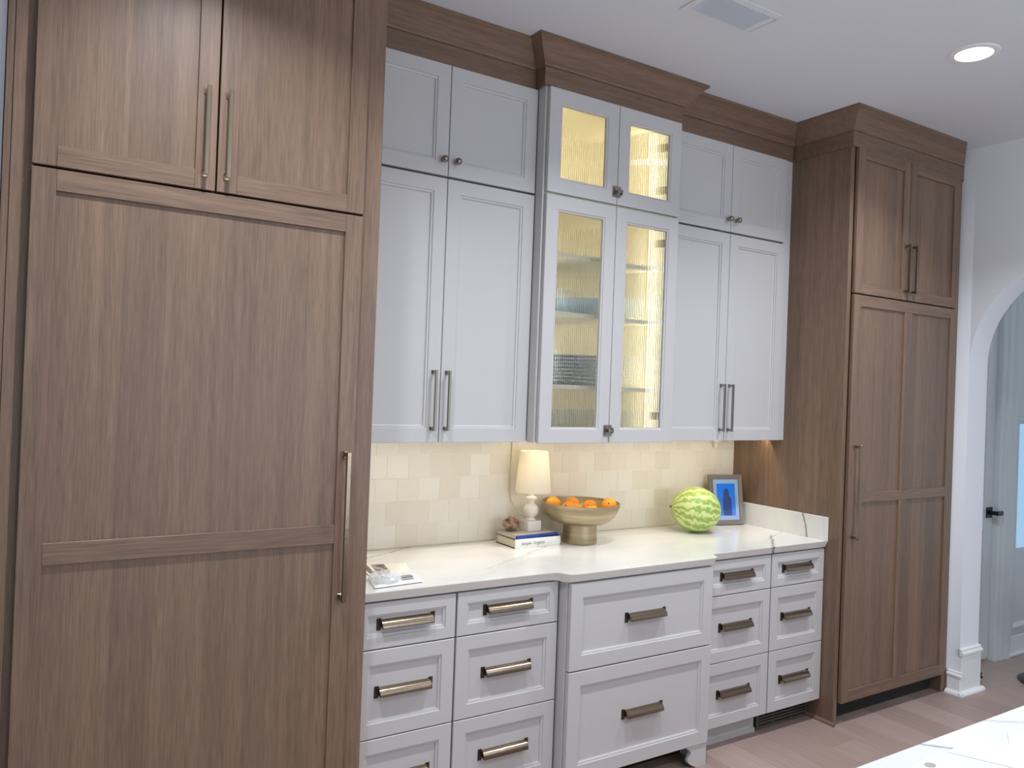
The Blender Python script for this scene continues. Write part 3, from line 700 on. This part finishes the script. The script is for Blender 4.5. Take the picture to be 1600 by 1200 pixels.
# books
def book(name, label, cx, cy, L, D, H, z, rot, cover, spine):
    b = thing(name, label, 'book', (cx, cy, z)); b.rotation_euler = (0, 0, rot)
    def bx(nm, x0, x1, y0, y1, z0, z1, mat, bev=0.0008):
        return MB().box(cx + x0, cx + x1, cy + y0, cy + y1, z + z0, z + z1).build(nm, mat, b, bev)
    h, d = L / 2, D / 2
    bx('cover', -h, h, -d + 0.002, d, 0, 0.003, cover); bx('cover', -h, h, -d + 0.002, d, H - 0.003, H, cover)
    bx('page_block', -h + 0.004, h - 0.004, -d + 0.004, d - 0.005, 0.003, H - 0.003, 'book_pages', 0)
    sp = [(-d + 0.004, 0)] + [(-d - 0.004 * math.sin(PI * i / 8) + 0.001, H * i / 8) for i in range(9)] + [(-d + 0.004, H)]
    m = MB().prism([(cy + p[0], z + p[1]) for p in sp], 0, cx - h, cx + h); m.build('spine', spine, b, smooth=40)
    return b
bw = book('hardback_book', 'thick white hardback book lying flat under the blue book', 0.990, -0.139, 0.246, 0.165, 0.041, ZC, math.radians(1.0), 'book_edge', 'book_white')
bb_ = book('hardback_book', 'thin blue book lying on top of the white hardback', 0.984, -0.137, 0.232, 0.160, 0.0165, ZC + 0.0412, math.radians(3), 'book_grey', 'book_blue')
def text(s, size, mat, parent, loc, rot, ext=0.0003):
    cu = bpy.data.curves.new('lettering', 'FONT'); cu.body = s; cu.size = size; cu.align_x = 'CENTER'; cu.align_y = 'CENTER'; cu.extrude = ext; cu.shear = 0.25; cu.resolution_u = 3
    o = bpy.data.objects.new('lettering_curve', cu); COL.objects.link(o)
    me = bpy.data.meshes.new_from_object(o); bpy.data.objects.remove(o, do_unlink=True)
    me.materials.clear(); me.materials.append(MATS[mat])
    q = bpy.data.objects.new('lettering', me); COL.objects.link(q); q.parent = parent; q.location = loc; q.rotation_euler = rot
    return q
text('Simple Organic', 0.021, 'book_text', bw, (-0.030, -0.0868, 0.021), (PI / 2, 0, 0))
# knot-shaped ornament on the books
KX, KY, KZ = 0.912, -0.110, ZC + 0.0412 + 0.0168
kn = thing('knot_ornament', 'brown marbled knot-shaped ornament sitting on the books', 'ornament', (KX, KY, KZ))
def bumpf(p): return 1.0 + 0.07 * math.sin(5 * p.x + 3 * p.z) + 0.06 * math.sin(7 * p.y - 4 * p.z)
MB().ellipsoid((KX, KY, KZ + 0.029), (0.034, 0.031, 0.0285), 28, 16, bumpf).build('core', 'knot_stone', kn, smooth=80)
for (ax, az, r0, rr) in ((0.5, 0.2, 0.030, 0.0115), (1.4, 1.1, 0.030, 0.0115), (-0.7, 2.0, 0.029, 0.0115)):
    R3 = Matrix.Translation((KX, KY, KZ + 0.0345)) @ Matrix.Rotation(az, 4, 'Z') @ Matrix.Rotation(ax, 4, 'X')
    pts = [R3 @ Vector((r0 * 1.05 * math.cos(2 * PI * i / 28), r0 * 0.75 * math.sin(2 * PI * i / 28), 0.004 * math.sin(4 * PI * i / 28))) for i in range(29)]
    pts = [(p.x, p.y, max(p.z, KZ + rr)) for p in pts]
    MB().tube(pts, rr, 10).build('strand', 'knot_stone', kn, smooth=60)
# footed bowl with oranges
BX, BY = 1.238, -0.203
fb = thing('footed_bowl', 'champagne metal footed bowl holding oranges', 'bowl', (BX, BY, ZC))
MB().lathe([(0.080, 0.0), (0.082, 0.003), (0.080, 0.05), (0.079, 0.090)], (BX, BY, ZC), 48).build('foot', 'champagne_metal', fb, smooth=40)
outer = [(0.078, 0.088), (0.110, 0.094), (0.140, 0.107), (0.162, 0.128), (0.177, 0.155), (0.184, 0.180), (0.185, 0.190)]
inner = [(0.181, 0.190), (0.178, 0.172), (0.170, 0.150), (0.154, 0.127), (0.130, 0.111), (0.080, 0.099), (0.0, 0.096)]
MB().lathe(outer + inner, (BX, BY, ZC), 56, False).build('bowl_body', 'champagne_metal', fb, smooth=50)
orl = ['orange at the left rim of the footed bowl', 'orange second from the left in the bowl', 'pale orange lying low in the middle of the bowl', 'orange right of the middle in the bowl', 'orange at the right rim of the footed bowl', 'orange lying at the front of the bowl, below the rim', 'orange lying at the back of the bowl']
om = MB().ellipsoid((0, 0, 0), (0.0365, 0.0365, 0.0345), 24, 14).mesh('orange_skin', smooth=80); om.materials.append(MATS['orange_peel'])
sm_ = MB().lathe([(0.0045, 0.0), (0.0045, 0.0015), (0.0, 0.0025)], (0, 0, 0.0335), 8).mesh('stem_button'); sm_.materials.append(MATS['stem_green'])
for (dx, dy, z), lab in zip([(-0.122, 0.050, 0.176), (-0.088, -0.028, 0.163), (-0.025, 0.012, 0.150), (0.052, -0.005, 0.160), (0.106, -0.080, 0.178), (-0.010, -0.100, 0.153), (0.030, 0.105, 0.160)], orl):
    e = thing('orange', lab, 'fruit', (BX + dx, BY + dy, ZC + z), 'oranges in the footed bowl')
    a = place('peel', om, None, e, (BX + dx, BY + dy, ZC + z)); b = place('stem_button', sm_, None, e, (BX + dx, BY + dy, ZC + z))
    e.rotation_euler = (random.uniform(-1.2, 1.2), random.uniform(-1.2, 1.2), random.uniform(0, 6))
# watermelon, long axis towards the picture
WX, WY = 1.978, -0.215
wm = thing('watermelon', 'pale green striped whole watermelon on the countertop', 'fruit', (WX, WY, ZC))
me = MB().ellipsoid((0, 0, 0), (0.130, 0.116, 0.117), 48, 28).mesh('rind', smooth=80); me.materials.append(MATS['watermelon_rind'])
o = place('rind', me, None, wm, (WX, WY, ZC + 0.117)); o.rotation_euler = (0.3, 0.10, math.radians(-28))
st = MB().lathe([(0.006, 0), (0.004, 0.006), (0.003, 0.012)], (0, 0, 0), 8).mesh('stem'); o = place('stem', st, 'stem_green', wm, (WX - 0.114, WY + 0.060, ZC + 0.130)); o.rotation_euler = (0, -PI / 2, math.radians(-28))
# framed photo
FX, FY = 2.315, -0.125
fr = thing('photo_frame', 'framed bright blue photograph leaning behind the watermelon', 'picture frame', (FX, FY, ZC)); 
fm = [('border', MB().rings(-0.105, 0.105, 0.0, 0.275, -0.010, [(0, 0.018), (0, 0.002), (0.003, 0), (0.024, 0.002), (0.026, 0.008)]), 'frame_grey'),
      ('backing', MB().box(-0.104, 0.104, 0.004, 0.010, 0.001, 0.274), 'frame_grey'),
      ('mat_board', MB().box(-0.082, 0.082, -0.003, 0.001, 0.024, 0.251), 'frame_mat'),
      ('photo', MB().box(-0.058, 0.058, -0.004, -0.003, 0.050, 0.225), 'photo_blue'),
      ('photo_figure', MB().prism([(-0.018, 0.050), (0.034, 0.050), (0.032, 0.140), (0.020, 0.155), (0.016, 0.190), (0.0, 0.200), (-0.014, 0.188), (-0.016, 0.155), (-0.022, 0.140)], 1, -0.0046, -0.0040), 'photo_navy'),
      ('easel_leg', MB().prism([(0.010, 0.19), (0.085, 0.0135), (0.092, 0.0146), (0.014, 0.20)], 0, -0.02, 0.02), 'frame_grey')]
for nm, mb, mat in fm:
    me = mb.mesh(nm, bev=0.0 if nm in ('photo', 'photo_figure') else 0.0008); place(nm, me, mat, fr, (FX, FY, ZC))
fr.rotation_euler = (math.radians(-9), 0, math.radians(-14)); fr.location.z += 0.002
# papers, magazine and crumpled wrap at the left end
def sheet(name, label, pts, z, th, mat, cat, group=None):
    return tag(MB().prism(pts, 2, z, z + th).build(name, mat), label, cat, group)
def rot_rect(cx, cy, w_, h_, a):
    c, s = math.cos(a), math.sin(a)
    return [(cx + c * x - s * y, cy + s * x + c * y) for x, y in ((-w_ / 2, -h_ / 2), (w_ / 2, -h_ / 2), (w_ / 2, h_ / 2), (-w_ / 2, h_ / 2))]
sheet('paper_sheet', 'blank cream sheet of paper at the left end of the counter', [(0.12, -0.45), (0.27, -0.43), (0.315, -0.285), (0.12, -0.25)], ZC, 0.0012, 'paper_warm', 'paper', 'papers at the left end of the counter')
mg = sheet('magazine', 'open magazine page with brown photographs, by the left oak column', [(0.10, -0.462), (0.198, -0.445), (0.230, -0.272), (0.125, -0.252)], ZC + 0.0015, 0.003, 'paper_warm', 'magazine')
MB().prism([(0.138, -0.440), (0.190, -0.430), (0.220, -0.285), (0.168, -0.272)], 2, ZC + 0.0045, ZC + 0.0049).build('printed_photo', 'magazine_print', mg)
MB().prism([(0.108, -0.430), (0.128, -0.426), (0.156, -0.272), (0.134, -0.268)], 2, ZC + 0.0045, ZC + 0.0049).build('printed_photo', 'magazine_print', mg)
bk = sheet('brochure', 'white brochure with dark print near the front edge of the counter', [(0.055, -0.605), (0.243, -0.588), (0.265, -0.470), (0.085, -0.465)], ZC, 0.006, 'paper', 'brochure')
MB().prism([(0.055, -0.6052), (0.243, -0.5882), (0.243, -0.586), (0.055, -0.603)], 2, ZC, ZC + 0.002).build('dark_backing_edge', 'ink_dark', bk)
for (cx, cy, w_, h_) in ((0.205, -0.545, 0.050, 0.022), (0.215, -0.500, 0.055, 0.026)):
    MB().prism(rot_rect(cx, cy, w_, h_, 0.12), 2, ZC + 0.006, ZC + 0.0064).build('print_block', 'ink_grey', bk)
MB().prism(rot_rect(0.212, -0.522, 0.055, 0.010, 0.12), 2, ZC + 0.006, ZC + 0.0065).build('print_bar', 'ink_dark', bk)
def crumple(p): return 1.0 + 0.20 * math.sin(11 * p.x + 5 * p.y) * math.cos(9 * p.z + 4) + 0.16 * math.sin(17 * p.y + 3 * p.z) + 0.08 * math.sin(31 * p.x + 23 * p.z)
cw = MB().ellipsoid((0.122, -0.535, ZC + 0.022), (0.050, 0.058, 0.015), 26, 14, crumple)
cw.v = [(x, y, max(z, ZC + 0.0066)) for x, y, z in cw.v]
tag(cw.build('plastic_wrap', 'plastic_wrap'), 'crumpled clear plastic wrap lying on the papers', 'plastic wrap')
# plug with a short lead under the right wall cabinet
pg = thing('plug_adapter', 'small white plug hanging under the right wall cabinet', 'plug', (2.30, -0.035, 1.36))
MB().box(2.280, 2.322, -0.050, -0.012, 1.365, 1.421).build('housing', 'outlet_white', pg, 0.003)
MB().lathe([(0.006, 1.335), (0.009, 1.342), (0.009, 1.365)], (2.303, -0.030, 0), 12).build('prong_collar', 'outlet_white', pg, smooth=40)

# ------------------------------------------------------------------ dishes behind the ribbed glass
def bowl_mesh(r, h, name='bowl_shell'):
    o = [(0.0, 0.0), (0.45 * r, 0.0), (0.5 * r, 0.004), (0.75 * r, h * 0.35), (0.92 * r, h * 0.7), (r, h)]
    i = [(r - 0.004, h), (0.88 * r, h * 0.68), (0.70 * r, h * 0.36), (0.4 * r, 0.012), (0.0, 0.010)]
    return MB().lathe(o + i, (0, 0, 0), 28, False).mesh(name, smooth=50)
def plate_mesh(r, h=0.020):
    return MB().lathe([(0.0, 0.0), (0.55 * r, 0.0), (0.62 * r, 0.003), (r, h), (r, h + 0.003), (0.62 * r, 0.007), (0.0, 0.005)], (0, 0, 0), 32, False).mesh('plate_shell', smooth=50)
def glass_mesh(r, h):
    return MB().lathe([(0.0, 0.0), (r * 0.82, 0.0), (r, h), (r - 0.002, h), (r * 0.80, 0.008), (0.0, 0.008)], (0, 0, 0), 20, False).mesh('tumbler_shell', smooth=50)
def dish(name, label, cat, me, mat, at, group):
    if not me.materials: me.materials.append(MATS[mat])
    o = bpy.data.objects.new(name, me); COL.objects.link(o); o.location = at; ORG[o.name] = at
    return tag(o, label, cat, group)
B1 = bowl_mesh(0.078, 0.055)
ORD = ['first', 'second', 'third', 'fourth', 'fifth', 'sixth', 'seventh', 'eighth', 'ninth']
for i in range(3): dish('bowl', '%s blue bowl of the stack at the left of the middle shelf' % ('bottom', 'middle', 'top')[i], 'bowl', B1, 'dish_blue', (0.985, -0.26, SH[1] + 0.0005 + i * 0.022), 'blue bowls behind the ribbed glass')
B2 = bowl_mesh(0.085, 0.075)
dish('bowl', 'single blue serving bowl right of the bowl stack, behind the left glass door', 'bowl', B2, 'dish_blue', (1.165, -0.25, SH[1] + 0.0005), 'blue bowls behind the ribbed glass')
B3 = bowl_mesh(0.105, 0.098)
dish('bowl', 'large light blue bowl behind the right glass door', 'bowl', B3, 'dish_blue', (1.400, -0.24, SH[1] + 0.0005), 'blue bowls behind the ribbed glass')
P1 = plate_mesh(0.125); P1.materials.append(MATS['dish_slate'])
for i in range(8): dish('plate', '%s slate grey plate, counted from below, in the stack behind the left glass door' % ORD[i], 'plate', P1, 'dish_slate', (1.140, -0.20, SH[0] + 0.0005 + i * 0.0165), 'slate plates behind the ribbed glass')
B4 = bowl_mesh(0.062, 0.050); B4.materials.append(MATS['dish_white'])
for i in range(5): dish('bowl', '%s white bowl, counted from below, in the stack left of the slate plates' % ORD[i], 'bowl', B4, 'dish_white', (0.922, -0.27, SH[0] + 0.0005 + i * 0.025), 'white bowls behind the ribbed glass')
P2 = plate_mesh(0.105); P2.materials.append(MATS['dish_white'])
for i in range(9): dish('plate', '%s white plate, counted from below, in the stack behind the right glass door' % ORD[i], 'plate', P2, 'dish_white', (1.395, -0.22, SH[0] + 0.0005 + i * 0.0155), 'white plates behind the ribbed glass')
G1 = glass_mesh(0.036, 0.100)
k = 0
for i, x in enumerate((0.90, 0.985, 1.07, 1.30, 1.385, 1.47)):
    for j, y in enumerate((-0.34, -0.24)):
        side = 'left' if x < GM else 'right'
        dish('tumbler', 'clear glass tumbler in the %s row, %s one behind the %s glass door' % (('front', 'back')[j], ('left', 'middle', 'right')[i % 3], side), 'glass', G1, 'clear_glass', (x, y, ZB + 0.0405), 'tumblers at the bottom of the glass cabinet')

# ------------------------------------------------------------------ island in the foreground
isl = thing('kitchen_island', 'white veined quartz kitchen island top in the foreground', 'island', (1.3, -2.75, 0))
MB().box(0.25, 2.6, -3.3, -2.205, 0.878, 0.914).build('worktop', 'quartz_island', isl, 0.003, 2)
MB().box(0.29, 2.56, -3.26, -2.26, 0.10, 0.878).build('body', 'painted_greige', isl)
MB().box(0.35, 2.50, -3.20, -2.33, 0.0, 0.10).build('toe_kick', 'gap_shade', isl)
def quad_sheet(name, label, pts, th, z=ZC):
    return sheet(name, label, pts, z, th, 'paper', 'paper', 'papers on the island')
quad_sheet('paper_sheet', 'large white sheet of paper on the island, in the middle', [(0.636, -2.256), (0.700, -2.385), (0.830, -2.385), (0.761, -2.249)], 0.0008)
p2 = quad_sheet('paper_sheet', 'white sheet with a small printed emblem nearest the island corner', [(0.493, -2.256), (0.540, -2.345), (0.640, -2.345), (0.580, -2.253)], 0.0006)
MB().prism([(0.545 + 0.014 * math.cos(a * PI / 6), -2.2725 + 0.010 * math.sin(a * PI / 6)) for a in range(12)], 2, ZC + 0.0006, ZC + 0.0008).build('printed_emblem', 'ink_grey', p2)
quad_sheet('paper_sheet', 'white sheet of paper on the island at the right edge of the picture', [(0.775, -2.312), (0.86, -2.43), (0.99, -2.36), (0.850, -2.270)], 0.0006, ZC + 0.001)
# small things on the hallway floor
ds = thing('door_stop', 'tiny black door stop on the hallway floor by the jamb', 'door stop', (3.905, -0.69, 0))
MB().lathe([(0.014, 0), (0.014, 0.004), (0.006, 0.008), (0.006, 0.022), (0.010, 0.026), (0.0, 0.032)], (3.905, -0.69, 0), 14).build('stop_body', 'black_metal', ds, smooth=40)
sb = thing('stool', 'round dark metal stool base at the right edge of the hallway', 'stool', (4.20, -0.98, 0))
MB().lathe([(0.0, 0.0), (0.20, 0.0), (0.205, 0.006), (0.19, 0.014), (0.05, 0.026), (0.022, 0.05), (0.022, 0.60), (0.0, 0.60)], (4.20, -0.98, 0), 40, False).build('pedestal', 'stool_metal', sb, smooth=40)
MB().lathe([(0.0, 0.60), (0.17, 0.60), (0.18, 0.615), (0.18, 0.635), (0.165, 0.65), (0.0, 0.655)], (4.20, -0.98, 0), 40, False).build('seat', 'painted_greige', sb, smooth=40)
